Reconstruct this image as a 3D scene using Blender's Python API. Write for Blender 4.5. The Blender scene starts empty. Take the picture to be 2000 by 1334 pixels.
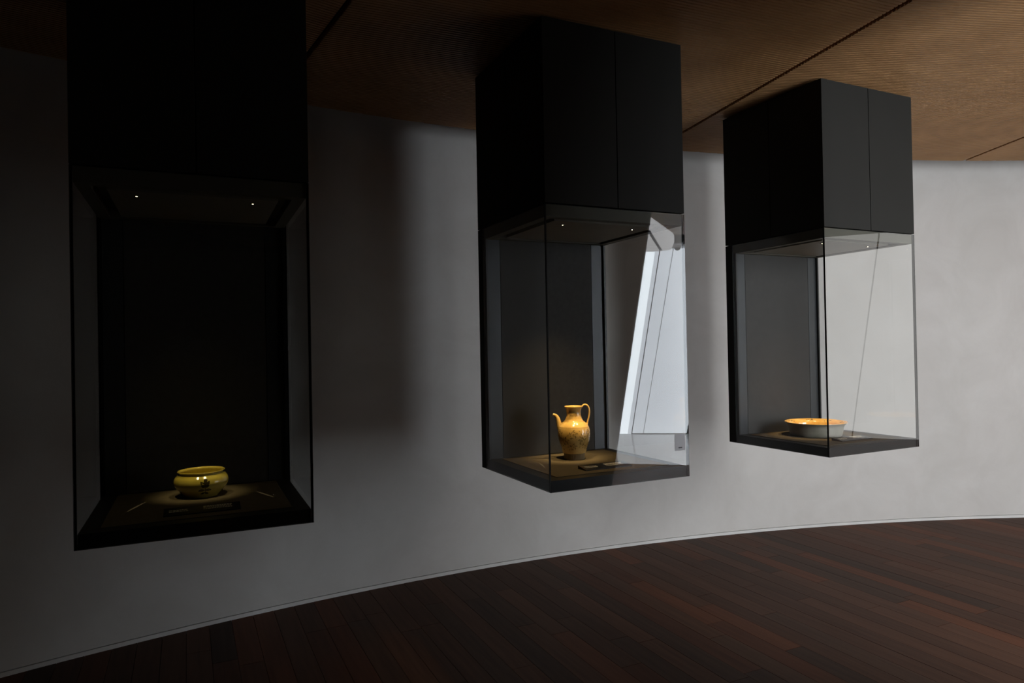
import bpy, bmesh, math, random
from mathutils import Vector, Matrix

random.seed(7)
scene = bpy.context.scene
COL = scene.collection
R = math.radians

# ------------------------------------------------------------------ camera
CEIL = 3.09
F_PX, PITCH, ROLL, YAW = 1349.06, 0.008169, -0.018853, R(-25.25)
cam_data = bpy.data.cameras.new('camera')
cam_data.sensor_fit = 'HORIZONTAL'
cam_data.sensor_width = 36.0
cam_data.lens = F_PX / 2000.0 * 36.0
cam_data.clip_start = 0.05
cam = bpy.data.objects.new('camera', cam_data)
COL.objects.link(cam)
_fw = Vector((0, math.cos(PITCH), math.sin(PITCH)))
_up = Vector((0, -math.sin(PITCH), math.cos(PITCH)))
_rt = Vector((1, 0, 0))
_c, _s = math.cos(ROLL), math.sin(ROLL)
_r2 = _rt * _c + _up * _s          # image +x
_u2 = _up * _c - _rt * _s          # image +y (up)
_rz = Matrix.Rotation(YAW, 3, 'Z')
_r2, _u2, _fw = _rz @ _r2, _rz @ _u2, _rz @ _fw
cam.matrix_world = Matrix(((_r2.x, _u2.x, -_fw.x, 0), (_r2.y, _u2.y, -_fw.y, 0),
                           (_r2.z, _u2.z, -_fw.z, 1.6), (0, 0, 0, 1)))
scene.camera = cam

# ------------------------------------------------------------------ world, exposure
world = bpy.data.worlds.new('world')
scene.world = world
world.use_nodes = True
world.node_tree.nodes['Background'].inputs[0].default_value = (0.55, 0.66, 0.8, 1)
world.node_tree.nodes['Background'].inputs[1].default_value = 0.02
scene.view_settings.view_transform = 'Standard'
scene.view_settings.look = 'None'
scene.view_settings.gamma = 1.0
scene.view_settings.use_curve_mapping = False
scene.view_settings.exposure = 0.0

scene.cycles.max_bounces = 7
scene.cycles.diffuse_bounces = 3
scene.cycles.glossy_bounces = 4
scene.cycles.transmission_bounces = 4
scene.cycles.transparent_max_bounces = 16
scene.cycles.caustics_reflective = False
scene.cycles.caustics_refractive = False
scene.cycles.sample_clamp_indirect = 6.0

# daylight: brightness of the window panes; glow added to white walls and soffit
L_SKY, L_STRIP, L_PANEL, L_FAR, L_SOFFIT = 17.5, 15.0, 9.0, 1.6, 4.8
# display lamps in the cases
LAMP_W = (18.0, 60.0, 52.0)


# ------------------------------------------------------------------ materials
def new_mat(name):
    m = bpy.data.materials.new(name)
    m.use_nodes = True
    nt = m.node_tree
    return m, nt, nt.nodes['Principled BSDF']


def plain(name, col, rough=0.5, spec=0.5, metal=0.0, coat=0.0, noise=0.0, scale=8.0, bump=0.0, bscale=200.0):
    m, nt, b = new_mat(name)
    b.inputs['Base Color'].default_value = (*col, 1)
    b.inputs['Roughness'].default_value = rough
    b.inputs['Specular IOR Level'].default_value = spec
    b.inputs['Metallic'].default_value = metal
    b.inputs['Coat Weight'].default_value = coat
    b.inputs['Coat Roughness'].default_value = 0.04
    tc = nt.nodes.new('ShaderNodeTexCoord')
    if noise:
        n = nt.nodes.new('ShaderNodeTexNoise')
        n.inputs['Scale'].default_value = scale
        n.inputs['Detail'].default_value = 5
        nt.links.new(tc.outputs['Object'], n.inputs['Vector'])
        r = nt.nodes.new('ShaderNodeValToRGB')
        r.color_ramp.elements[0].position = 0.3
        r.color_ramp.elements[1].position = 0.7
        r.color_ramp.elements[0].color = (*[c * (1 - noise) for c in col], 1)
        r.color_ramp.elements[1].color = (*[min(1, c * (1 + noise)) for c in col], 1)
        nt.links.new(n.outputs['Fac'], r.inputs['Fac'])
        nt.links.new(r.outputs['Color'], b.inputs['Base Color'])
    if bump:
        n2 = nt.nodes.new('ShaderNodeTexNoise')
        n2.inputs['Scale'].default_value = bscale
        n2.inputs['Detail'].default_value = 3
        nt.links.new(tc.outputs['Object'], n2.inputs['Vector'])
        bp = nt.nodes.new('ShaderNodeBump')
        bp.inputs['Strength'].default_value = bump
        bp.inputs['Distance'].default_value = 0.01
        nt.links.new(n2.outputs['Fac'], bp.inputs['Height'])
        nt.links.new(bp.outputs['Normal'], b.inputs['Normal'])
    return m


def emitter(name, col, strength):
    m = bpy.data.materials.new(name)
    m.use_nodes = True
    nt = m.node_tree
    nt.nodes.clear()
    e = nt.nodes.new('ShaderNodeEmission')
    e.inputs[0].default_value = (*col, 1)
    e.inputs[1].default_value = strength
    o = nt.nodes.new('ShaderNodeOutputMaterial')
    nt.links.new(e.outputs[0], o.inputs[0])
    return m


def make_glass(name, r0, rg):
    """display glass: clear transmission plus a Schlick-like reflection"""
    m = bpy.data.materials.new(name)
    m.use_nodes = True
    nt = m.node_tree
    nt.nodes.clear()
    o = nt.nodes.new('ShaderNodeOutputMaterial')
    t = nt.nodes.new('ShaderNodeBsdfTransparent')
    t.inputs[0].default_value = (0.985, 0.99, 0.988, 1)
    g = nt.nodes.new('ShaderNodeBsdfGlossy')
    g.inputs['Roughness'].default_value = 0.0
    lw = nt.nodes.new('ShaderNodeLayerWeight')
    lw.inputs['Blend'].default_value = 0.5
    p = nt.nodes.new('ShaderNodeMath'); p.operation = 'POWER'; p.inputs[1].default_value = 3
    nt.links.new(lw.outputs['Facing'], p.inputs[0])
    ma = nt.nodes.new('ShaderNodeMath'); ma.operation = 'MULTIPLY_ADD'
    ma.inputs[1].default_value = rg
    ma.inputs[2].default_value = r0
    nt.links.new(p.outputs[0], ma.inputs[0])
    mx = nt.nodes.new('ShaderNodeMixShader')
    nt.links.new(ma.outputs[0], mx.inputs[0])
    nt.links.new(t.outputs[0], mx.inputs[1])
    nt.links.new(g.outputs[0], mx.inputs[2])
    nt.links.new(mx.outputs[0], o.inputs[0])
    return m


def make_plaster():
    m, nt, b = new_mat('polished_plaster')
    tc = nt.nodes.new('ShaderNodeTexCoord')
    n1 = nt.nodes.new('ShaderNodeTexNoise')
    n1.inputs['Scale'].default_value = 2.2
    n1.inputs['Detail'].default_value = 6
    n1.inputs['Roughness'].default_value = 0.62
    n1.inputs['Distortion'].default_value = 0.6
    nt.links.new(tc.outputs['Object'], n1.inputs['Vector'])
    r = nt.nodes.new('ShaderNodeValToRGB')
    r.color_ramp.elements[0].position = 0.33
    r.color_ramp.elements[1].position = 0.68
    r.color_ramp.elements[0].color = (0.58, 0.555, 0.53, 1)
    r.color_ramp.elements[1].color = (0.645, 0.622, 0.60, 1)
    nt.links.new(n1.outputs['Fac'], r.inputs['Fac'])
    nt.links.new(r.outputs['Color'], b.inputs['Base Color'])
    b.inputs['Roughness'].default_value = 0.6
    b.inputs['Specular IOR Level'].default_value = 0.25
    n2 = nt.nodes.new('ShaderNodeTexNoise')
    n2.inputs['Scale'].default_value = 14
    n2.inputs['Detail'].default_value = 8
    nt.links.new(tc.outputs['Object'], n2.inputs['Vector'])
    bp = nt.nodes.new('ShaderNodeBump')
    bp.inputs['Strength'].default_value = 0.12
    bp.inputs['Distance'].default_value = 0.01
    nt.links.new(n2.outputs['Fac'], bp.inputs['Height'])
    nt.links.new(bp.outputs['Normal'], b.inputs['Normal'])
    return m


def make_wood(name, lo, hi, rough, spec, grain_axis, stretch=(1, 1, 1), attr=None):
    m, nt, b = new_mat(name)
    tc = nt.nodes.new('ShaderNodeTexCoord')
    mp = nt.nodes.new('ShaderNodeMapping')
    mp.inputs['Scale'].default_value = stretch
    nt.links.new(tc.outputs['Object'], mp.inputs['Vector'])
    n1 = nt.nodes.new('ShaderNodeTexNoise')
    n1.inputs['Scale'].default_value = 1.0
    n1.inputs['Detail'].default_value = 6
    n1.inputs['Roughness'].default_value = 0.6
    nt.links.new(mp.outputs['Vector'], n1.inputs['Vector'])
    r = nt.nodes.new('ShaderNodeValToRGB')
    r.color_ramp.elements[0].position = 0.28
    r.color_ramp.elements[1].position = 0.75
    r.color_ramp.elements[0].color = (*lo, 1)
    r.color_ramp.elements[1].color = (*hi, 1)
    nt.links.new(n1.outputs['Fac'], r.inputs['Fac'])
    out = r.outputs['Color']
    if attr:
        at = nt.nodes.new('ShaderNodeAttribute')
        at.attribute_name = attr
        mx = nt.nodes.new('ShaderNodeMix')
        mx.data_type = 'RGBA'
        mx.blend_type = 'MULTIPLY'
        mx.inputs[0].default_value = 1.0
        nt.links.new(out, mx.inputs[6])
        nt.links.new(at.outputs['Color'], mx.inputs[7])
        out = mx.outputs[2]
    nt.links.new(out, b.inputs['Base Color'])
    b.inputs['Roughness'].default_value = rough
    b.inputs['Specular IOR Level'].default_value = spec
    return m


def make_glaze(name, c0, c1, c2, scale, rough=0.12, spec=0.6, coat=0.6):
    m, nt, b = new_mat(name)
    tc = nt.nodes.new('ShaderNodeTexCoord')
    n = nt.nodes.new('ShaderNodeTexNoise')
    n.inputs['Scale'].default_value = scale
    n.inputs['Detail'].default_value = 5
    nt.links.new(tc.outputs['Object'], n.inputs['Vector'])
    r = nt.nodes.new('ShaderNodeValToRGB')
    r.color_ramp.elements[0].position = 0.3
    r.color_ramp.elements[0].color = (*c0, 1)
    r.color_ramp.elements[1].position = 0.72
    r.color_ramp.elements[1].color = (*c2, 1)
    e = r.color_ramp.elements.new(0.5)
    e.color = (*c1, 1)
    nt.links.new(n.outputs['Fac'], r.inputs['Fac'])
    nt.links.new(r.outputs['Color'], b.inputs['Base Color'])
    b.inputs['Roughness'].default_value = rough
    b.inputs['Specular IOR Level'].default_value = spec
    b.inputs['Coat Weight'].default_value = coat
    b.inputs['Coat Roughness'].default_value = 0.05
    return m


M = {}
M['plaster'] = make_plaster()
M['base_strip'] = plain('base_strip_plaster', (0.70, 0.69, 0.67), 0.6, 0.25, noise=0.05, scale=6)
M['oak'] = make_wood('oak_veneer', (0.31, 0.165, 0.070), (0.45, 0.25, 0.112), 0.55, 0.25, 0, (3, 3, 3))
M['oak_edge'] = plain('oak_edge', (0.32, 0.13, 0.045), 0.6, 0.2, noise=0.1)
M['void'] = plain('void_black', (0.006, 0.005, 0.005), 0.9, 0.1, noise=0.1)
M['merbau'] = make_wood('dark_hardwood', (0.055, 0.0235, 0.0125), (0.092, 0.043, 0.025), 0.55, 0.12, 1,
                        (34, 1.6, 10), attr='tone')
M['black_coat'] = plain('black_powder_coat', (0.019, 0.0185, 0.0165), 0.6, 0.15, noise=0.05, scale=3, bump=0.04, bscale=900)
M['black_inner'] = plain('black_core', (0.004, 0.004, 0.004), 0.9, 0.05, noise=0.1)
M['case_base'] = plain('black_base', (0.010, 0.010, 0.010), 0.5, 0.3, noise=0.1, scale=5)
M['case_grey'] = plain('case_grey_lining', (0.095, 0.09, 0.07), 0.6, 0.3, noise=0.06, scale=9)
M['case_soffit'] = plain('case_soffit_grey', (0.20, 0.19, 0.155), 0.55, 0.3, noise=0.05, scale=9)
M['case_back'] = plain('case_back_cloth', (0.062, 0.060, 0.058), 0.85, 0.2, noise=0.08, scale=40, bump=0.1, bscale=700)
M['case_strip'] = plain('case_strip_metal', (0.045, 0.048, 0.052), 0.4, 0.4, metal=0.2, noise=0.05, scale=4)
M['deck'] = plain('deck_cloth', (0.105, 0.085, 0.06), 0.9, 0.15, noise=0.08, scale=30, bump=0.15, bscale=700)
M['glass'] = make_glass('display_glass', 0.060, 0.6)
M['glass_inner'] = make_glass('display_glass_coated', 0.004, 0.1)
M['glass_edge'] = plain('glass_edge', (0.012, 0.016, 0.015), 0.2, 0.5, noise=0.1)
M['seal'] = plain('black_seal', (0.006, 0.006, 0.006), 0.4, 0.4, noise=0.1)
M['lens'] = emitter('lamp_lens', (1.0, 0.78, 0.48), 12)
M['plate'] = plain('caption_black', (0.006, 0.006, 0.006), 0.35, 0.4, noise=0.1)
M['print'] = plain('caption_print', (0.8, 0.78, 0.72), 0.6, 0.3, noise=0.05)
M['sticker'] = plain('sticker_film', (0.85, 0.84, 0.87), 0.5, 0.3, noise=0.03)
M['ink'] = plain('sticker_ink', (0.03, 0.03, 0.035), 0.6, 0.2, noise=0.05)
M['white_frame'] = plain('white_frame', (0.78, 0.79, 0.8), 0.45, 0.4, noise=0.02)
M['pale_stone'] = plain('pale_stone', (0.88, 0.88, 0.87), 0.07, 1.0, noise=0.03, scale=3)
M['slit'] = plain('shadow_slit', (0.05, 0.055, 0.06), 0.6, 0.3, noise=0.05)
M['dark_wall'] = plain('dark_rear_plaster', (0.10, 0.09, 0.08), 0.8, 0.2, noise=0.08, scale=2)
M['strip_light'] = emitter('frosted_daylight_bright', (0.86, 0.94, 1.0), L_STRIP)
M['sky_light'] = emitter('clear_daylight', (0.93, 0.97, 1.0), L_SKY)
M['soffit_glow'] = emitter('white_soffit_glow', (0.97, 0.98, 1.0), L_SOFFIT)  # emission added to the white soffit to brighten the pale floor
M['panel_glow'] = emitter('white_panel_glow', (0.85, 0.92, 1.0), L_PANEL)  # daylit look of white wall panels, put in as emission
M['far_glow'] = emitter('far_wall_glow', (1.0, 0.985, 0.955), L_FAR)  # lit look of the far white walls, put in as emission


# ------------------------------------------------------------------ helpers
def link(name, me, mats, parent=None, loc=None):
    o = bpy.data.objects.new(name, me)
    COL.objects.link(o)
    if mats is not None and not me.materials:
        for m in (mats if isinstance(mats, (list, tuple)) else [mats]):
            me.materials.append(m)
    if parent:
        o.parent = parent
    if loc is not None:
        o.location = loc
    return o


def mesh(name, verts, faces, smooth=False):
    me = bpy.data.meshes.new(name)
    me.from_pydata([tuple(v) for v in verts], [], faces)
    me.update()
    if smooth:
        for p in me.polygons:
            p.use_smooth = True
    return me


BOXF = [(0, 3, 2, 1), (4, 5, 6, 7), (0, 1, 5, 4), (1, 2, 6, 5), (2, 3, 7, 6), (3, 0, 4, 7)]


def boxv(x0, x1, y0, y1, z0, z1):
    return [(x0, y0, z0), (x1, y0, z0), (x1, y1, z0), (x0, y1, z0),
            (x0, y0, z1), (x1, y0, z1), (x1, y1, z1), (x0, y1, z1)]


def box(name, x0, x1, y0, y1, z0, z1, mat, parent=None, bevel=0.0):
    me = mesh(name, boxv(x0, x1, y0, y1, z0, z1), BOXF)
    if bevel:
        bm = bmesh.new(); bm.from_mesh(me)
        bmesh.ops.bevel(bm, geom=bm.edges[:], offset=bevel, segments=1, affect='EDGES')
        bm.to_mesh(me); bm.free()
    return link(name, me, mat, parent)


def boxes(name, lst, mat, parent=None):
    v, f = [], []
    for b in lst:
        k = len(v)
        v += boxv(*b)
        f += [tuple(i + k for i in q) for q in BOXF]
    return link(name, mesh(name, v, f), mat, parent)


def empty(name, loc, rz=0.0):
    o = bpy.data.objects.new(name, None)
    o.empty_display_size = 0.1
    COL.objects.link(o)
    o.location = loc
    o.rotation_euler = (0, 0, rz)
    return o


def tag(o, label=None, cat=None, group=None, kind=None):
    if label: o['label'] = label
    if cat: o['category'] = cat
    if group: o['group'] = group
    if kind: o['kind'] = kind
    return o


def prism(name, poly, z0, z1, mat, parent=None):
    n = len(poly)
    v = [(x, y, z0) for x, y in poly] + [(x, y, z1) for x, y in poly]
    f = [tuple(range(n))[::-1], tuple(range(n, 2 * n))]
    f += [(i, (i + 1) % n, n + (i + 1) % n, n + i) for i in range(n)]
    return link(name, mesh(name, v, f), mat, parent)


# ------------------------------------------------------------------ curved back wall
WC, WR = Vector((2.129, -6.351)), 10.996


def wall_y(x):
    return WC.y + math.sqrt(max(0.0, WR * WR - (x - WC.x) ** 2))


def arc_prism(name, r0, r1, z0, z1, a0, a1, n, mat, parent=None, c=WC):
    v, f = [], []
    for i in range(n + 1):
        a = a0 + (a1 - a0) * i / n
        for r, z in ((r0, z0), (r0, z1), (r1, z1), (r1, z0)):
            v.append((c.x + r * math.cos(a), c.y + r * math.sin(a), z))
    for i in range(n):
        k = 4 * i
        for j in range(4):
            f.append((k + j, k + (j + 1) % 4, k + 4 + (j + 1) % 4, k + 4 + j))
    f.append((3, 2, 1, 0)); k = 4 * n
    f.append((k, k + 1, k + 2, k + 3))
    me = mesh(name, v, f)
    o = link(name, me, mat, parent)
    for p in me.polygons:
        p.use_smooth = p.index < 4 * n
    me.set_sharp_from_angle(angle=R(40))
    return o


A0, A1 = R(31.0), R(138.0)
wall_back = arc_prism('wall_back', WR, WR + 0.2, 0.026, 3.6, A1, A0, 200, M['plaster'])
tag(wall_back, 'pale polished plaster wall curving behind the hanging cases', kind='structure')
bb = arc_prism('baseboard_back', WR - 0.004, WR + 0.2, -0.02, 0.0225, A1, A0, 200, M['base_strip'])
tag(bb, 'thin flush pale strip along the foot of the curved wall', kind='structure')

# ------------------------------------------------------------------ floor with planks
floor = box('floor', -6.2, 11.7, -8.2, 4.75, -0.06, -0.0185, M['void'])
tag(floor, 'dark brown hardwood plank floor', kind='structure')


def plank_poly(x0, x1, y0, y1):
    """plan of a plank, its far end cut along the wall"""
    e = 0.003
    ya, yb = min(y1, wall_y(x0) + e), min(y1, wall_y(x1) + e)
    if min(ya, yb) - y0 < 0.05:
        return None
    return [(x0, y0), (x1, y0), (x1, yb), (x0, ya)]


def plank_geo(poly, z1):
    v = [(x, y, -0.018) for x, y in poly] + [(x, y, z1) for x, y in poly]
    return v, BOXF


PW, GAP = 0.122, 0.0022
cands, rest = [], []
x = -6.0
while x < 11.3:
    y = -5.2 - random.random() * 1.2
    while y < 4.7:
        ln = random.choice((0.75, 0.95, 1.2, 1.5, 1.8)) * random.uniform(0.9, 1.1)
        if y + ln > wall_y(x + PW / 2) - 0.35:
            ln = 6.0
        poly = plank_poly(x + GAP / 2, x + PW - GAP / 2, y + GAP / 2, y + ln - GAP / 2)
        y += ln
        if not poly:
            continue
        cx = sum(p[0] for p in poly) / 4
        ymax = max(p[1] for p in poly)
        dep = cx * 0.4266 + ymax * 0.9045
        lat = cx * 0.9045 - ymax * 0.4266
        if dep > 2.9 and abs(lat) < dep * 0.80 and ymax > 1.7:
            cands.append((dep, poly))
        else:
            rest.append(poly)
    x += PW
cands.sort(key=lambda t: t[0])
rest += [c[1] for c in cands[300:]]
cands = cands[:300]


def tone_col():
    t = random.random()
    b = random.uniform(0.72, 1.2)
    if t < 0.18:
        return (b * 0.78, b * 0.86, b * 0.93, 1)      # greyish board
    if t < 0.42:
        return (b * 1.3, b * 1.02, b * 0.82, 1)       # reddish board
    return (b, b * 0.98, b * 0.97, 1)


def set_tone(me, cols):
    at = me.attributes.new('tone', 'FLOAT_COLOR', 'FACE')
    for i, c in enumerate(cols):
        at.data[i].color = c


for dep, poly in cands:
    v, f = plank_geo(poly, random.uniform(-0.0008, 0.0))
    me = mesh('plank', v, f)
    set_tone(me, [tone_col()] * 6)
    link('plank', me, M['merbau'], floor)
v, f, cols = [], [], []
for poly in rest:
    k = len(v)
    pv, pf = plank_geo(poly, 0.0)
    v += pv
    f += [tuple(i + k for i in q) for q in pf]
    cols += [tone_col()] * 6
me = mesh('further_planks', v, f)
set_tone(me, cols)
o = link('further_planks', me, M['merbau'], floor)
o['kind'] = 'stuff'

# ------------------------------------------------------------------ ceiling: slab, wedge panels, slats
ceiling = box('ceiling', -6.3, 11.8, -8.3, 4.9, 3.45, 3.6, M['void'])
tag(ceiling, 'dark ceiling void above slatted oak panels', kind='structure')
CC, CR = Vector((1.881, -6.768)), 11.1258
# radial joints between panels: a point on each and its direction (pointing inwards)
joints = [((-4.7, 2.1), -52.6), ((-2.05, 2.97), -67.8), ((0.573, 3.565), -83.05), ((3.184, 3.858), -98.62),
          ((5.915, 3.588), -113.6), ((8.35, 2.60), -128.8), ((10.4, 1.0), -144.0)]
slat_dir = [207.3, 192.3, 177.2, 162.5, 147.4, 132.2]
INNER = 8.6


def clip_line(p, d, halfs):
    """interval of p+t*d inside the half planes (q, n: keep (x-q).n >= 0) and the ceiling disc"""
    w = p - CC
    b = w.dot(d); c = w.dot(w) - CR * CR
    disc = b * b - c
    if disc <= 0:
        return None
    t0, t1 = -b - math.sqrt(disc), -b + math.sqrt(disc)
    for q, n in halfs:
        s0, sd = (p - q).dot(n), d.dot(n)
        if abs(sd) < 1e-9:
            if s0 < 0: return None
            continue
        t = -s0 / sd
        if sd > 0: t0 = max(t0, t)
        else: t1 = min(t1, t)
    return (t0, t1) if t1 - t0 > 0.004 else None


for i in range(6):
    (pa, aa), (pb, ab) = joints[i], joints[i + 1]
    da = Vector((math.cos(R(aa)), math.sin(R(aa))))
    db = Vector((math.cos(R(ab)), math.sin(R(ab))))
    na = Vector((-da.y, da.x)); nb = Vector((db.y, -db.x))
    g = 0.0135
    pa, pb = Vector(pa) + na * g, Vector(pb) + nb * g
    mid = (da + db).normalized()
    # the inner end: a straight cut, kept in front of the wedge's tip
    qin = (pa + pb) / 2 + mid * INNER
    halfs = [(pa, na), (pb, nb), (qin, -mid)]
    sd = Vector((math.cos(R(slat_dir[i])), math.sin(R(slat_dir[i]))))
    sn = Vector((-sd.y, sd.x))
    if sn.dot(mid) < 0:
        sn = -sn
    org = (pa + pb) / 2 - mid * 1.2
    # board outline: march along the slat normal and collect both ends
    left, right = [], []
    k = 0
    while k * 0.05 < INNER + 2.5:
        r = clip_line(org + sn * (k * 0.05), sd, halfs)
        if r:
            left.append(org + sn * (k * 0.05) + sd * r[0])
            right.append(org + sn * (k * 0.05) + sd * r[1])
        k += 1
    poly = left + right[::-1]
    board = prism('ceiling_panel', [(p.x, p.y) for p in poly], CEIL + 0.009, CEIL + 0.03, [M['oak_edge']], ceiling)
    v, f = [], []
    pitch, wide = 0.022, 0.0140
    n = int((INNER + 2.5) / pitch)
    for k in range(n):
        u0 = k * pitch
        ra, rb = clip_line(org + sn * u0, sd, halfs), clip_line(org + sn * (u0 + wide), sd, halfs)
        if not ra or not rb:
            continue
        c4 = [org + sn * u0 + sd * ra[0], org + sn * u0 + sd * ra[1],
              org + sn * (u0 + wide) + sd * rb[1], org + sn * (u0 + wide) + sd * rb[0]]
        b = len(v)
        v += [(p.x, p.y, CEIL) for p in c4] + [(p.x, p.y, CEIL + 0.0095) for p in c4]
        f += [tuple(j + b for j in q) for q in BOXF]
    sl = link('slats', mesh('slats', v, f), M['oak'], board)
    sl['kind'] = 'stuff'

# ------------------------------------------------------------------ the rest of the room shell
o = box('wall_left', -6.3, -6.1, -8.3, 1.3, -0.02, 3.6, M['dark_wall']); tag(o, 'dark side wall', kind='structure')
o = box('wall_rear', -6.3, 11.8, -8.4, -8.2, -0.02, 3.6, M['dark_wall']); tag(o, 'dark rear wall', kind='structure')
o = box('wall_right', 11.6, 11.8, -8.3, -0.5, -0.02, 3.6, M['dark_wall']); tag(o, 'plain far side wall', kind='structure')


# ------------------------------------------------------------------ leaning daylight windows, white walls and soffit with added glow
class Lean:
    """a leaning plane: origin, base direction d, sheared up vector (reaches the ceiling at h=1)"""
    def __init__(self, B, d, T):
        self.B, self.d = Vector(B), Vector(d).normalized()
        self.u = Vector(T) - self.B
        self.n = self.d.cross(self.u).normalized()   # away from the room

    def pt(self, s, h, out=0.0):
        return self.B + self.d * s + self.u * h + self.n * out

    def slab(self, name, s0, s1, h0, h1, o0, o1, mat, parent=None):
        v = [self.pt(s, h, o) for h in (h0, h1) for s, o in ((s0, o0), (s1, o0), (s1, o1), (s0, o1))]
        me = mesh(name, v, BOXF)
        bm = bmesh.new(); bm.from_mesh(me)
        bmesh.ops.recalc_face_normals(bm, faces=bm.faces[:])
        bm.to_mesh(me); bm.free()
        return link(name, me, mat, parent)


H1 = Lean((7.193, -4.892, 0), (0.831, 0.556, 0), (6.724, -3.372, CEIL))
W_LEFT, W_MID, W_END = -1.6, -1.6, 1.03
w1 = H1.slab('window_1', W_LEFT, W_END, -0.01, 1.02, 0.06, 0.14, M['white_frame'])
tag(w1, 'leaning window strip with white frame and white wall panels given added glow across the gallery', kind='structure')
H1.slab('blind', W_MID, -0.25, 0.0, 1.0, 0.0, 0.04, M['slit'], w1)
H1.slab('glow_pane', -0.25, 0.0, 0.0, 1.0, 0.0, 0.02, M['strip_light'], w1)
H1.slab('frame', 0.0, 0.063, 0.0, 1.0, -0.02, 0.03, M['panel_glow'], w1)  # white frame, its lit look put in as emission
H1.slab('joint', 0.063, 0.082, 0.0, 1.0, 0.02, 0.05, M['slit'], w1)
H1.slab('glow_pane', 0.082, 0.272, 0.0, 1.0, 0.0, 0.02, M['panel_glow'], w1)  # white wall panel made to glow as if daylit
H1.slab('joint', 0.272, 0.282, 0.0, 1.0, 0.01, 0.05, M['slit'], w1)
H1.slab('glow_pane', 0.282, W_END, 0.0, 1.0, 0.0, 0.02, M['panel_glow'], w1)  # wider white wall panel, same added glow
H1.slab('base_joint', 0.063, W_END, 0.0, 0.006, -0.012, -0.001, M['slit'], w1)

# clear window in the lee of the partition: the main daylight on the curved wall
S4 = Lean((3.45, -2.45, 0), (1.0, 0.06, 0), (3.30, -1.30, CEIL))
w4 = S4.slab('window_4', 0.0, 1.16, 0.0, 0.22, 0.0, 0.08, M['white_frame'])
tag(w4, 'clear leaning window behind the partition', kind='structure')
S4.slab('glow_pane', 0.0, 1.16, 0.22, 0.985, 0.0, 0.02, M['sky_light'], w4)
S4.slab('window_back', 0.0, 1.16, 0.22, 0.985, 0.021, 0.06, M['slit'], w4)

# pale stone threshold in front of the windows, pale soffit above it with glow added to brighten it
e, dd = Vector((5.24, -2.42)), Vector((0.777, 0.629)).normalized()
pl = [e - dd * 3.0, e + dd * 2.2, Vector((8.8, -3.86)), Vector((5.0, -6.35))]
o = prism('floor_threshold', [(p.x, p.y) for p in pl], -0.016, 0.004, M['pale_stone'])
tag(o, 'pale stone floor in front of the windows', kind='structure')
pl = [(4.947, -1.132), (5.865, -1.904), (6.06, -2.09), (6.21, -2.27), (6.37, -2.47), (6.852, -3.156), (6.73, -3.42), (4.6, -4.86), (2.9, -4.4), (3.2, -0.6)]
o = prism('ceiling_soffit', pl, CEIL - 0.03, CEIL - 0.001, M['soffit_glow'])
tag(o, 'white soffit above the window threshold, with added glow', kind='structure')
j0, j1 = Vector((5.40, -1.776)), Vector((6.74, -3.25))
jn = Vector((-(j1 - j0).y, (j1 - j0).x)).normalized() * 0.02
prism('soffit_joint', [(p.x, p.y) for p in (j0 - jn, j1 - jn, j1 + jn, j0 + jn)], CEIL - 0.034, CEIL - 0.031, M['slit'], o)

# leaning partition that keeps daylight from the left half of the gallery
KP = 0.67
pe = [Vector((0, 5.42, 1.6)) + Vector(v_) * KP for v_ in ((5.24, -7.84, -1.6), (4.98, -6.61, 1.49))]
sl_ = (pe[1] - pe[0]) / (pe[1].z - pe[0].z)
e0, e1 = pe[0] - sl_ * pe[0].z, pe[0] + sl_ * (CEIL - pe[0].z)
th = Vector((-0.17, 0, 0))
q = [e0, (2.4, -7.6, 0), (2.23, -7.6, 0), e0 + th, e1, (2.4, -7.6, CEIL), (2.23, -7.6, CEIL), e1 + th]
me = mesh('wall_partition', q, BOXF)
bm = bmesh.new(); bm.from_mesh(me); bmesh.ops.recalc_face_normals(bm, faces=bm.faces[:]); bm.to_mesh(me); bm.free()
o = link('wall_partition', me, M['dark_wall'])
tag(o, 'leaning dark partition beside the gallery', kind='structure')

G1 = Lean((10.04, -2.355, 0), (-0.62, -0.785, 0), (8.93, -0.99, CEIL))  # far white walls, emission added for their reflection and for fill
w2 = G1.slab('wall_glow_1', 0.009, 0.95, 0.0, 1.0, -0.06, -0.0, M['far_glow'])
tag(w2, 'far leaning white wall with added glow', kind='structure')
w3 = G1.slab('wall_glow_2', -2.1, -0.009, 0.0, 1.0, -0.06, 0.0, M['far_glow'])  # widened past the reflected part to add fill light
tag(w3, 'far leaning white wall with added glow, nearer the curved wall', kind='structure')
o = G1.slab('trim_1', -0.009, 0.009, 0.0, 1.0, -0.03, 0.0, M['slit'])
tag(o, 'dark joint between the far white walls', kind='structure')

# ------------------------------------------------------------------ hanging display cases
W = 0.778
ZB, ZK, ZG, ZT = 0.0, 0.0507, 1.2928, 2.1296
T = 0.009
BK = 0.06                         # thickness of the solid back
CASES = [(-0.348, 2.710, -0.0099), (1.454, 2.710, 0.0035), (3.244, 2.746, 0.0089)]
CASE_LABEL = ['dark hanging glass case holding the round yellow bowl',
              'hanging glass case holding the spouted ewer, between the other two',
              'hanging glass case holding the wide shallow dish']


def pane_mesh(name, x0, x1, y0, y1, z0, z1, axis, outer):
    """glass slab; faces across the thickness are glass, rim faces are dark polished edge"""
    me = mesh(name, boxv(x0, x1, y0, y1, z0, z1), BOXF)
    me.materials.append(M['glass']); me.materials.append(M['glass_edge']); me.materials.append(M['glass_inner'])
    for p in me.polygons:
        p.material_index = (0 if p.normal[axis] * outer > 0 else 2) if abs(p.normal[axis]) > 0.9 else 1
    return me


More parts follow.
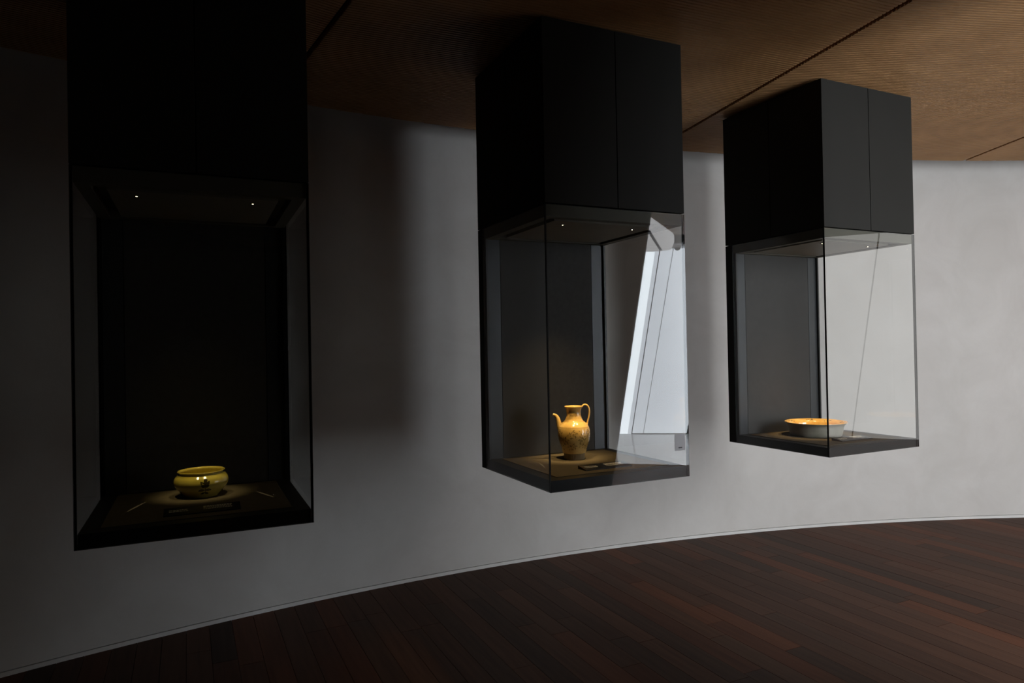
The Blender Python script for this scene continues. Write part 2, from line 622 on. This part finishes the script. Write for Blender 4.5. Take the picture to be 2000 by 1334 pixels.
def lathe(name, prof, n, mat, parent=None, cap=True):
    v, f = [], []
    for r, z in prof:
        for i in range(n):
            a = 2 * math.pi * i / n
            v.append((r * math.cos(a), r * math.sin(a), z))
    for k in range(len(prof) - 1):
        for i in range(n):
            j = (i + 1) % n
            f.append((k * n + i, k * n + j, (k + 1) * n + j, (k + 1) * n + i))
    if cap:
        f.append(tuple(range(n))[::-1])
        m = (len(prof) - 1) * n
        f.append(tuple(range(m, m + n)))
    me = mesh(name, v, f, smooth=True)
    me.set_sharp_from_angle(angle=R(50))
    return link(name, me, mat, parent)


def build_case(idx, pos):
    root = empty('display_case', (pos[0], pos[1], 0.9487), pos[2])
    tag(root, CASE_LABEL[idx], 'display case', 'display cases hanging from the ceiling')
    # upper cabinet: dark core and flush panels with fine joints
    p = 0.007
    core = box('cabinet', p, W - p, p, W - p, ZG + 0.002, ZT - 0.012, M['black_inner'], root)
    h, gp = W / 2, 0.0022
    z0, z1 = ZG + 0.002, ZT
    for a, b in ((0.0, h - gp), (h + gp, W)):
        box('cabinet_panel', a, b, 0, p, z0, z1, M['black_coat'], core, 0.0006)
        box('cabinet_panel', a, b, W - p, W, z0, z1, M['black_coat'], core, 0.0006)
        ya, yb = max(a, p + 0.0005), min(b, W - p - 0.0005)
        box('cabinet_panel', 0, p, ya, yb, z0, z1, M['black_coat'], core, 0.0006)
        box('cabinet_panel', W - p, W, ya, yb, z0, z1, M['black_coat'], core, 0.0006)
    box('ceiling_neck', 0.03, W - 0.03, 0.03, W - 0.03, ZT - 0.012, CEIL - 0.9487, M['black_inner'], root)
    # solid back
    zt = ZG - 0.003
    back = box('back_wall', 0, W, W - BK, W, ZB, zt, M['black_coat'], root, 0.0006)
    yb = W - BK
    sx = 0.088
    box('back_panel', T + 0.002 + sx + 0.0015, W - T - 0.002 - sx - 0.0015, yb - 0.008, yb, ZK, ZG - 0.058, M['case_back'], back)
    box('back_strip', T + 0.002, T + 0.002 + sx - 0.0015, yb - 0.008, yb, ZK, ZG - 0.058, M['case_strip'], back)
    box('back_strip', W - T - 0.002 - sx + 0.0015, W - T - 0.002, yb - 0.008, yb, ZK, ZG - 0.058, M['case_strip'], back)
    # lintel frame behind the top of the glass, recessed light slot, inner soffit panel
    a, b, y1 = T + 0.001, 0.055, yb - 0.0005
    lz0, lz1 = ZG - 0.058, ZG - 0.003
    frame = boxes('top_frame', [(a, W - a, a, b, lz0, lz1), (a, W - a, y1 - 0.045, y1, lz0, lz1),
                                (a, b, b, y1 - 0.045, lz0, lz1), (W - b, W - a, b, y1 - 0.045, lz0, lz1),
                                (b, W - b, b, y1 - 0.045, lz1 - 0.02, lz1)], M['case_grey'], root)
    soff = box('soffit_panel', b + 0.045, W - b - 0.045, b + 0.045, y1 - 0.09, lz0, lz1 - 0.02, M['case_soffit'], root, 0.001)
    for (lx, ly) in ((0.590, 0.175), (0.188, 0.175)):
        d = lathe('downlight', [(0.0, -0.002), (0.010, -0.002), (0.0105, -0.0005), (0.0105, 0.003)], 16, M['seal'], root)
        d.location = (lx, ly, lz0 - 0.0005)
        e = lathe('lens', [(0.0, -0.0026), (0.003, -0.0026), (0.003, -0.002)], 12, M['lens'], d)
    # base, deck
    base = boxes('base', [(T + 0.001, W - T - 0.001, T + 0.001, yb - 0.0005, ZB, ZK)], M['case_base'], root)
    box('deck', 0.07, W - 0.07, 0.07, yb - 0.05, ZK, ZK + 0.003, M['deck'], root, 0.001)
    # glass
    link('glass_pane', pane_mesh('glass_pane', 0, W, 0, T, ZB, zt, 1, -1), None, root)
    link('glass_pane', pane_mesh('glass_pane', 0, T, T + 0.003, W - BK - 0.001, ZB, zt, 0, -1), None, root)
    link('glass_pane', pane_mesh('glass_pane', W - T, W, T + 0.003, W - BK - 0.001, ZB, zt, 0, 1), None, root)
    boxes('corner_seal', [(0.0005, T - 0.0005, T, T + 0.003, ZB, zt)], M['seal'], root)
    boxes('corner_seal', [(W - T + 0.0005, W - 0.0005, T, T + 0.003, ZB, zt)], M['seal'], root)
    # dark profiles where the side panes meet the back
    boxes('corner_seal', [(T + 0.0005, T + 0.012, yb - 0.022, yb - 0.0085, ZK, lz0)], M['seal'], root)
    boxes('corner_seal', [(W - T - 0.012, W - T - 0.0005, yb - 0.022, yb - 0.0085, ZK, lz0)], M['seal'], root)
    return root


cases = [build_case(i, c) for i, c in enumerate(CASES)]
DECK_Z = 0.9487 + ZK + 0.003


def case_pt(i, x, y, z=0.0):
    px, py, a = CASES[i]
    return Vector((px + x * math.cos(a) - y * math.sin(a), py + x * math.sin(a) + y * math.cos(a), 0.9487 + z))


def lamp(i, lx, ly, target, watts, size_deg, blend, name='display_spot', scale=None):
    ld = bpy.data.lights.new(name, 'SPOT')
    ld.energy = watts
    ld.color = (1.0, 0.70, 0.34)
    ld.spot_size = R(size_deg)
    ld.spot_blend = blend
    ld.shadow_soft_size = 0.006
    lo = bpy.data.objects.new(name, ld)
    COL.objects.link(lo)
    lo.location = (lx, ly, ZG - 0.058 - 0.008)
    lo.parent = cases[i]
    p = case_pt(i, lx, ly, ZG - 0.066)
    q = (Vector(target) - p).to_track_quat('-Z', 'Y')
    lo.rotation_euler = (Matrix.Rotation(-CASES[i][2], 3, 'Z') @ q.to_matrix()).to_euler()
    if scale:
        lo.scale = scale
    return lo


# ------------------------------------------------------------------ pottery
BOWL = Vector((0.050, 3.195, DECK_Z))
EWER = Vector((1.850, 3.175, DECK_Z))
DISH = Vector((3.628, 3.170, DECK_Z))

M['bowl_glaze'] = make_glaze('yellow_green_glaze', (0.40, 0.33, 0.06), (0.50, 0.40, 0.075), (0.55, 0.46, 0.11), 14)
M['ewer_glaze'] = make_glaze('amber_glaze', (0.46, 0.29, 0.09), (0.60, 0.39, 0.13), (0.66, 0.46, 0.18), 18)
M['foot_clay'] = plain('unglazed_clay', (0.26, 0.21, 0.13), 0.7, 0.2, noise=0.12, scale=60, bump=0.2, bscale=300)
M['motif'] = plain('brown_motif', (0.21, 0.135, 0.045), 0.2, 0.5, coat=0.5, noise=0.2, scale=60)
M['motif_dark'] = plain('dark_motif', (0.045, 0.035, 0.012), 0.2, 0.5, coat=0.5, noise=0.2, scale=60)
M['dish_in'] = make_glaze('orange_dish_glaze', (0.52, 0.30, 0.07), (0.68, 0.42, 0.12), (0.74, 0.52, 0.2), 20)
M['dish_out'] = make_glaze('grey_dish_glaze', (0.20, 0.19, 0.155), (0.24, 0.23, 0.19), (0.28, 0.265, 0.22), 24, 0.4, 0.4, 0.1)


def smooth_prof(pts, n=6):
    """Catmull-Rom through (r, z) points"""
    out = []
    for i in range(len(pts) - 1):
        p0 = pts[max(0, i - 1)]; p1 = pts[i]; p2 = pts[i + 1]; p3 = pts[min(len(pts) - 1, i + 2)]
        for k in range(n):
            t = k / n
            q = []
            for a, b, c, d in zip(p0, p1, p2, p3):
                q.append(0.5 * ((2 * b) + (-a + c) * t + (2 * a - 5 * b + 4 * c - d) * t * t + (-a + 3 * b - 3 * c + d) * t ** 3))
            out.append(tuple(q))
    out.append(pts[-1])
    return out


def prof_r(prof, z):
    for (r0, z0), (r1, z1) in zip(prof, prof[1:]):
        if z0 <= z <= z1 and z1 > z0:
            return r0 + (r1 - r0) * (z - z0) / (z1 - z0)
    return prof[-1][0]


def ribbons(name, strokes, prof, mat, parent, off=0.0005):
    """painted strokes lying on a turned surface; stroke = ([(angle, z)], [width])"""
    v, f = [], []
    for pts, wd in strokes:
        k0 = len(v)
        P = []
        for a, z in pts:
            r = prof_r(prof, z) + off
            P.append(Vector((r * math.cos(a), r * math.sin(a), z)))
        for i, p in enumerate(P):
            t = (P[min(i + 1, len(P) - 1)] - P[max(i - 1, 0)])
            nrm = Vector((p.x, p.y, 0)).normalized()
            s = t.cross(nrm).normalized() * (wd[i] / 2)
            for q in (p - s, p + s):
                rr = prof_r(prof, q.z) + off
                h = math.hypot(q.x, q.y)
                v.append((q.x * rr / h, q.y * rr / h, q.z))
        for i in range(len(P) - 1):
            f.append((k0 + 2 * i, k0 + 2 * i + 1, k0 + 2 * i + 3, k0 + 2 * i + 2))
    return link(name, mesh(name, v, f), mat, parent)


def tube(name, path, radii, mat, parent, n=16, flat=1.0, cap=True, side=None):
    P = [Vector(p) for p in path]
    v, f = [], []
    for i, p in enumerate(P):
        t = (P[min(i + 1, len(P) - 1)] - P[max(i - 1, 0)]).normalized()
        a = Vector(side).normalized() if side else Vector((0, 1, 0))
        b = t.cross(a).normalized()
        for k in range(n):
            w = 2 * math.pi * k / n
            v.append(p + a * (radii[i] * math.cos(w)) + b * (radii[i] * flat * math.sin(w)))
    for i in range(len(P) - 1):
        for k in range(n):
            j = (k + 1) % n
            f.append((i * n + k, i * n + j, (i + 1) * n + j, (i + 1) * n + k))
    if cap:
        f.append(tuple(range(n))[::-1])
        m = (len(P) - 1) * n
        f.append(tuple(range(m, m + n)))
    me = mesh(name, v, f, smooth=True)
    bm = bmesh.new(); bm.from_mesh(me)
    bmesh.ops.recalc_face_normals(bm, faces=bm.faces[:])
    bm.to_mesh(me); bm.free()
    return link(name, me, mat, parent)


def spline(pts, n=8):
    out = []
    for i in range(len(pts) - 1):
        p0 = pts[max(0, i - 1)]; p1 = pts[i]; p2 = pts[i + 1]; p3 = pts[min(len(pts) - 1, i + 2)]
        for k in range(n):
            t = k / n
            out.append(tuple(0.5 * ((2 * b) + (-a + c) * t + (2 * a - 5 * b + 4 * c - d) * t * t + (-a + 3 * b - 3 * c + d) * t ** 3)
                             for a, b, c, d in zip(p0, p1, p2, p3)))
    out.append(pts[-1])
    return out


def petal(a0, z0, ang, ln, wd, r, bend=0.0, n=7):
    """leaf-shaped stroke from (a0, z0) on the surface, heading ang (0 = sideways, 90 = up)"""
    pts, ws = [], []
    for i in range(n):
        t = i / (n - 1)
        an = R(ang + bend * t)
        if i == 0:
            x = y = 0.0
        else:
            x += math.cos(an) * ln / (n - 1); y += math.sin(an) * ln / (n - 1)
        pts.append((a0 + x / r, z0 + y))
        ws.append(max(0.0006, wd * math.sin(math.pi * min(1, t * 0.9 + 0.08))))
    return pts, ws


def face_angle(p):
    """bearing from a thing to the camera"""
    return math.atan2(-p.y, -p.x)


# --- bowl
bowl = empty('bowl', BOWL)
tag(bowl, 'round yellow-green glazed bowl with a dark flower, in the leftmost case', 'bowl')
outer = smooth_prof([(0.066, 0.0), (0.071, 0.006), (0.084, 0.021), (0.100, 0.042), (0.1065, 0.060), (0.103, 0.077),
                     (0.093, 0.089), (0.0875, 0.095), (0.0885, 0.100), (0.0925, 0.105)])
inner = smooth_prof([(0.0915, 0.1062), (0.087, 0.1045), (0.0835, 0.098), (0.088, 0.088), (0.099, 0.072), (0.100, 0.056),
                     (0.092, 0.035), (0.07, 0.018), (0.03, 0.012), (0.0005, 0.011)])
lathe('bowl_body', outer + inner, 72, M['bowl_glaze'], bowl)
fa = face_angle(BOWL) + 0.13
rr = 0.104
st = [petal(fa - 0.02, 0.066, 60, 0.024, 0.014, rr, 25), petal(fa + 0.01, 0.056, 155, 0.026, 0.014, rr, -35),
      petal(fa - 0.01, 0.056, 25, 0.026, 0.014, rr, 35), petal(fa, 0.060, 95, 0.014, 0.012, rr),
      petal(fa + 0.02, 0.052, 185, 0.018, 0.012, rr, -30), petal(fa - 0.02, 0.052, -5, 0.018, 0.012, rr, 30),
      petal(fa, 0.060, 272, 0.042, 0.003, 0.098, 6), petal(fa, 0.036, 165, 0.026, 0.011, 0.095, 35),
      petal(fa, 0.036, 15, 0.026, 0.011, 0.095, -35), petal(fa, 0.026, 215, 0.018, 0.008, 0.088, -25),
      petal(fa, 0.026, -35, 0.018, 0.008, 0.088, 25)]
ribbons('painted_flower', st, outer, M['motif_dark'], bowl)['kind'] = 'stuff'

# --- ewer
ewer = empty('ewer', EWER, R(-25.25))      # local x = across the picture
tag(ewer, 'tall amber glazed ewer with curved spout, looped handle and brown scrolling flowers', 'ewer')
eo = smooth_prof([(0.050, 0.0), (0.0545, 0.003), (0.055, 0.018), (0.056, 0.032), (0.0615, 0.0355), (0.068, 0.062),
                  (0.0795, 0.094), (0.0855, 0.128), (0.0845, 0.152), (0.079, 0.172), (0.069, 0.186), (0.0575, 0.1975),
                  (0.0535, 0.199), (0.047, 0.208), (0.0415, 0.220), (0.0378, 0.238), (0.0385, 0.255), (0.0430, 0.268),
                  (0.0490, 0.278)], 5)
ei = smooth_prof([(0.0482, 0.2795), (0.0465, 0.279), (0.0405, 0.268), (0.0355, 0.255), (0.0348, 0.238), (0.039, 0.219),
                  (0.045, 0.206), (0.06, 0.19), (0.076, 0.16), (0.08, 0.12), (0.06, 0.06), (0.03, 0.03), (0.0005, 0.028)], 4)
foot = [q for q in eo if q[1] <= 0.0356]
body = [q for q in eo if q[1] >= 0.0354]
lathe('ewer_body', body + ei, 72, M['ewer_glaze'], ewer, cap=False)
nf = 144
fprof = [(0.0005, 0.0)] + foot
v, f = [], []
for r, z in fprof:
    for i in range(nf):
        a = 2 * math.pi * i / nf
        k = 1 - (0.018 if (i % 4 < 2 and 0.004 < z < 0.032) else 0.0)
        v.append((r * k * math.cos(a), r * k * math.sin(a), z))
for k in range(len(fprof) - 1):
    for i in range(nf):
        j = (i + 1) % nf
        f.append((k * nf + i, k * nf + j, (k + 1) * nf + j, (k + 1) * nf + i))
fo = link('foot', mesh('foot', v, f), M['foot_clay'], ewer)
tag(fo, 'ribbed unglazed clay foot')
sp = spline([(-0.066, 0.0, 0.150), (-0.0745, 0.0, 0.172), (-0.0795, 0.0, 0.196), (-0.086, 0.0, 0.218), (-0.096, 0.0, 0.2315), (-0.1105, 0.0, 0.237)], 6)
ns = len(sp)
rad = [0.020 - 0.0135 * (i / (ns - 1)) ** 0.8 for i in range(ns)]
spout = tube('spout', sp, rad, M['ewer_glaze'], ewer, 18)
hd = spline([(0.044, 0, 0.2745), (0.054, 0, 0.285), (0.067, 0, 0.2855), (0.0785, 0, 0.274), (0.0835, 0, 0.252), (0.081, 0, 0.225),
             (0.0745, 0, 0.200), (0.070, 0, 0.182)], 6)
tube('handle', hd, [0.0095] * (len(hd) - 6) + [0.0095, 0.0097, 0.010, 0.0105, 0.011, 0.012], M['ewer_glaze'], ewer, 16, flat=0.5)
# scrolling flowers, painted round the belly and lightly on the neck
rnd = random.Random(3)
st = []
def scroll(a0, z0, r, rad, sg, turns=1.35, wd=0.0017):
    """curling stem with leaves along its outer side"""
    n = 22
    pts, ws = [], []
    for i in range(n):
        t = i / (n - 1)
        w = sg * (t * turns * 2 * math.pi) - math.pi / 2
        q = rad * (1 - 0.78 * t)
        pts.append((a0 + q * math.cos(w) / r, z0 + q * math.sin(w)))
        ws.append(wd * (1 - 0.4 * t))
        if i % 3 == 1 and t < 0.72:
            st.append(petal(pts[-1][0], pts[-1][1], math.degrees(w) + sg * 35, rad * 0.7, 0.0050, r, sg * 55))
        if i % 3 == 2 and 0.1 < t < 0.6:
            st.append(petal(pts[-1][0], pts[-1][1], math.degrees(w) + 180 - sg * 25, rad * 0.32, 0.0026, r, sg * 40))
    st.append((pts, ws))
    for j in range(5):
        st.append(petal(a0, z0, j * 72 + 20, rad * 0.26, 0.0030, r))


for k in range(6):
    a = k * math.pi / 3 - math.pi / 2 - 0.1
    scroll(a, 0.138, 0.085, 0.021, 1 if k % 2 else -1)
    scroll(a + math.pi / 6, 0.104, 0.080, 0.019, -1 if k % 2 else 1)
    scroll(a, 0.073, 0.070, 0.016, 1 if k % 2 else -1)
    for q_ in range(14):
        st.append(petal(a + math.pi / 6 + rnd.uniform(-0.3, 0.3), rnd.choice((0.140, 0.073, 0.115)) + rnd.uniform(-0.014, 0.016), rnd.uniform(0, 360), 0.013, 0.0032, 0.085, rnd.choice((-80, 80))))
ribbons('painted_flowers', st, eo, M['motif'], ewer)['kind'] = 'stuff'
st = []
for k in range(8):
    a = k * math.pi / 4 + 0.3
    for ang in (90, 45, 135, 200, -20):
        st.append(petal(a, 0.232, ang, 0.014, 0.0022, 0.039, 50))
ring = lambda z, w: ([(2 * math.pi * i / 64, z) for i in range(65)], [w] * 65)
st += [ring(0.1715, 0.0012), ring(0.1995, 0.0010), ring(0.215, 0.0008)]
nm = plain('faint_neck_motif', (0.34, 0.20, 0.06), 0.25, 0.5, coat=0.4, noise=0.2, scale=60)
ribbons('neck_decoration', st, eo, nm, ewer)['kind'] = 'stuff'

# --- dish
dish = empty('dish', DISH, 0.3)
tag(dish, 'wide shallow dish, grey outside and orange inside, in the rightmost case', 'dish')
do = smooth_prof([(0.148, 0.0), (0.152, 0.004), (0.157, 0.022), (0.1605, 0.042), (0.164, 0.060), (0.172, 0.073), (0.1865, 0.0845)])
di = smooth_prof([(0.1875, 0.0862), (0.1855, 0.0868), (0.170, 0.0775), (0.1605, 0.066), (0.155, 0.048), (0.140, 0.034), (0.08, 0.029), (0.0005, 0.028)])
lathe('dish_body', do + [(0.1872, 0.0853)], 96, M['dish_out'], dish, cap=False)
v = lathe('dish_interior', [(0.1872, 0.0853)] + di, 96, M['dish_in'], dish, cap=False)
tag(v, 'orange glazed inside of the dish')
lathe('dish_underside', [(0.0005, 0.0), (0.148, 0.0)], 48, M['dish_out'], dish, cap=False)


def flat_marks(name, marks, prof, mat, parent):
    """small painted dabs on the inner slope: (angle, z, size)"""
    v, f = [], []
    pr = sorted([(r, z) for r, z in prof], key=lambda t: t[1])
    for a, z, s in marks:
        k = len(v)
        for i in range(8):
            w = 2 * math.pi * i / 8
            zz = z + s * 0.5 * math.sin(w)
            r = prof_r(pr, zz) - 0.0008
            aa = a + s * math.cos(w) / 0.17
            v.append((r * math.cos(aa), r * math.sin(aa), zz + 0.0006))
        f.append(tuple(range(k, k + 8)))
    return link(name, mesh(name, v, f), mat, parent)


rnd = random.Random(11)
mk = []
for k in range(9):
    a = k * 2 * math.pi / 9
    for j in range(5):
        mk.append((a + rnd.uniform(-0.16, 0.16), rnd.uniform(0.0735, 0.082), rnd.uniform(0.003, 0.006)))
flat_marks('painted_dabs', mk, di, M['motif'], dish)['kind'] = 'stuff'

# display lamps (fixtures in each case's soffit) and an added fill spot without one
LIT = [(BOWL, 0.075), (EWER, 0.17), (DISH, 0.05)]
CONE = (20, 22, 30)
TINT = ((1.0, 0.80, 0.36), (1.0, 0.70, 0.30), (1.0, 0.70, 0.32))
for i, (P, hz) in enumerate(LIT):
    tgt = P + Vector((0, 0, hz))
    e = LAMP_W[i]
    for lx, k in ((0.590, 1.0), (0.188, 0.85)):
        l = lamp(i, lx, 0.175, tgt, e * k, CONE[i], 1.0)
        l.data.color = TINT[i]
    gl = lamp(i, 0.39, 0.30, case_pt(i, 0.39, 0.34, ZK), (1.2, 18.0, 4.0)[i], 80, 1.0, 'fill_spot')  # no fixture here: spot added to brighten the case interior
    gl.data.color = TINT[i]
    # slit of light spilling past each lamp on to the deck
    for lx, p0, p1, k in ((0.12, (0.127, 0.281), (0.191, 0.472), (16.0, 30.0, 0.0)), (0.66, (0.665, 0.284), (0.605, 0.459), (16.0, 4.0, 0.0))):
        if not k[i]:
            continue
        a0, a1 = case_pt(i, *p0, ZK + 0.003), case_pt(i, *p1, ZK + 0.003)
        src = case_pt(i, lx, 0.40, ZG - 0.068)
        z_ax = (src - (a0 + a1) / 2).normalized()
        y_ax = (a1 - a0); y_ax = (y_ax - z_ax * y_ax.dot(z_ax)).normalized()
        x_ax = y_ax.cross(z_ax)
        ld = bpy.data.lights.new('slit_spot', 'SPOT')
        ld.energy = k[i]; ld.color = (1.0, 0.86, 0.55)
        ld.spot_size = R(9.0); ld.spot_blend = 0.3; ld.shadow_soft_size = 0.001
        lo = bpy.data.objects.new('slit_spot', ld)
        COL.objects.link(lo)
        sx, sy = 0.06, 1.0
        lo.matrix_world = Matrix(((x_ax.x * sx, y_ax.x * sy, z_ax.x, src.x), (x_ax.y * sx, y_ax.y * sy, z_ax.y, src.y),
                                  (x_ax.z * sx, y_ax.z * sy, z_ax.z, src.z), (0, 0, 0, 1)))

sensor = empty('ceiling_sensor', (6.80, -2.93, CEIL))
tag(sensor, 'small white dome sensor on the ceiling, seen only as a reflection in the ewer case', 'sensor')
lathe('sensor_base', [(0.058, 0.0), (0.058, -0.022), (0.05, -0.03)], 32, M['white_frame'], sensor)
lathe('sensor_dome', [(0.046, -0.03), (0.043, -0.045), (0.034, -0.06), (0.018, -0.069), (0.002, -0.071)], 32, M['slit'], sensor)

# ------------------------------------------------------------------ captions and sticker
CAP_LABEL = ['black caption strip with two blocks of tiny pale print below the yellow bowl',
             'black caption strip with two blocks of tiny pale print in front of the ewer',
             'black caption strip with two blocks of tiny pale print in front of the wide dish']
for i in range(3):
    p = case_pt(i, 0.262, 0.125, ZK + 0.003)
    cp = empty('caption_plate', p, CASES[i][2])
    tag(cp, CAP_LABEL[i], 'caption', 'caption strips in the cases')
    L, D0, h0, h1 = 0.265, 0.075, 0.004, 0.016
    vv = [(0, 0, 0), (L, 0, 0), (L, D0, 0), (0, D0, 0), (0, 0, h0), (L, 0, h0), (L, D0, h1), (0, D0, h1)]
    link('plate', mesh('plate', vv, BOXF), M['plate'], cp)
    rnd = random.Random(20 + i)
    v, f = [], []

    def word(x0, x1, t, hh):
        k = len(v)
        for xx, tt in ((x0, t), (x1, t), (x1, t + hh), (x0, t + hh)):
            v.append((xx, tt, h0 + (h1 - h0) * tt / D0 + 0.0004))
        f.append((k, k + 1, k + 2, k + 3))
    for xs, xe, rows in ((0.018, 0.085, (0.030, 0.043)), (0.135, 0.235, (0.030, 0.043, 0.054))):
        for rw in rows:
            xx = xs
            while xx < xe - 0.004:
                ww = rnd.uniform(0.004, 0.011)
                word(xx, min(xx + ww, xe), rw, 0.005 if rw != 0.054 else 0.007)
                xx += ww + 0.0022
    link('print', mesh('print', v, f), M['print'], cp)['kind'] = 'stuff'

sp_ = case_pt(1, 0.691, -0.0012, 0.131)
stk = empty('sticker', sp_, CASES[1][2])
tag(stk, 'small grey sticker on the front glass of the ewer case, low right', 'sticker')
box('film', 0, 0.062, 0, 0.0008, 0, 0.082, M['sticker'], stk)
v, f = [], []
for k in range(4):
    x0 = 0.0215 + k * 0.0058
    b = len(v)
    v += [(x0, -0.0002, 0.011), (x0 + 0.0046, -0.0002, 0.011), (x0 + 0.0046, -0.0002, 0.0165), (x0, -0.0002, 0.0165)]
    f.append((b, b + 1, b + 2, b + 3))
link('caption', mesh('caption', v, f), M['ink'], stk)['kind'] = 'stuff'
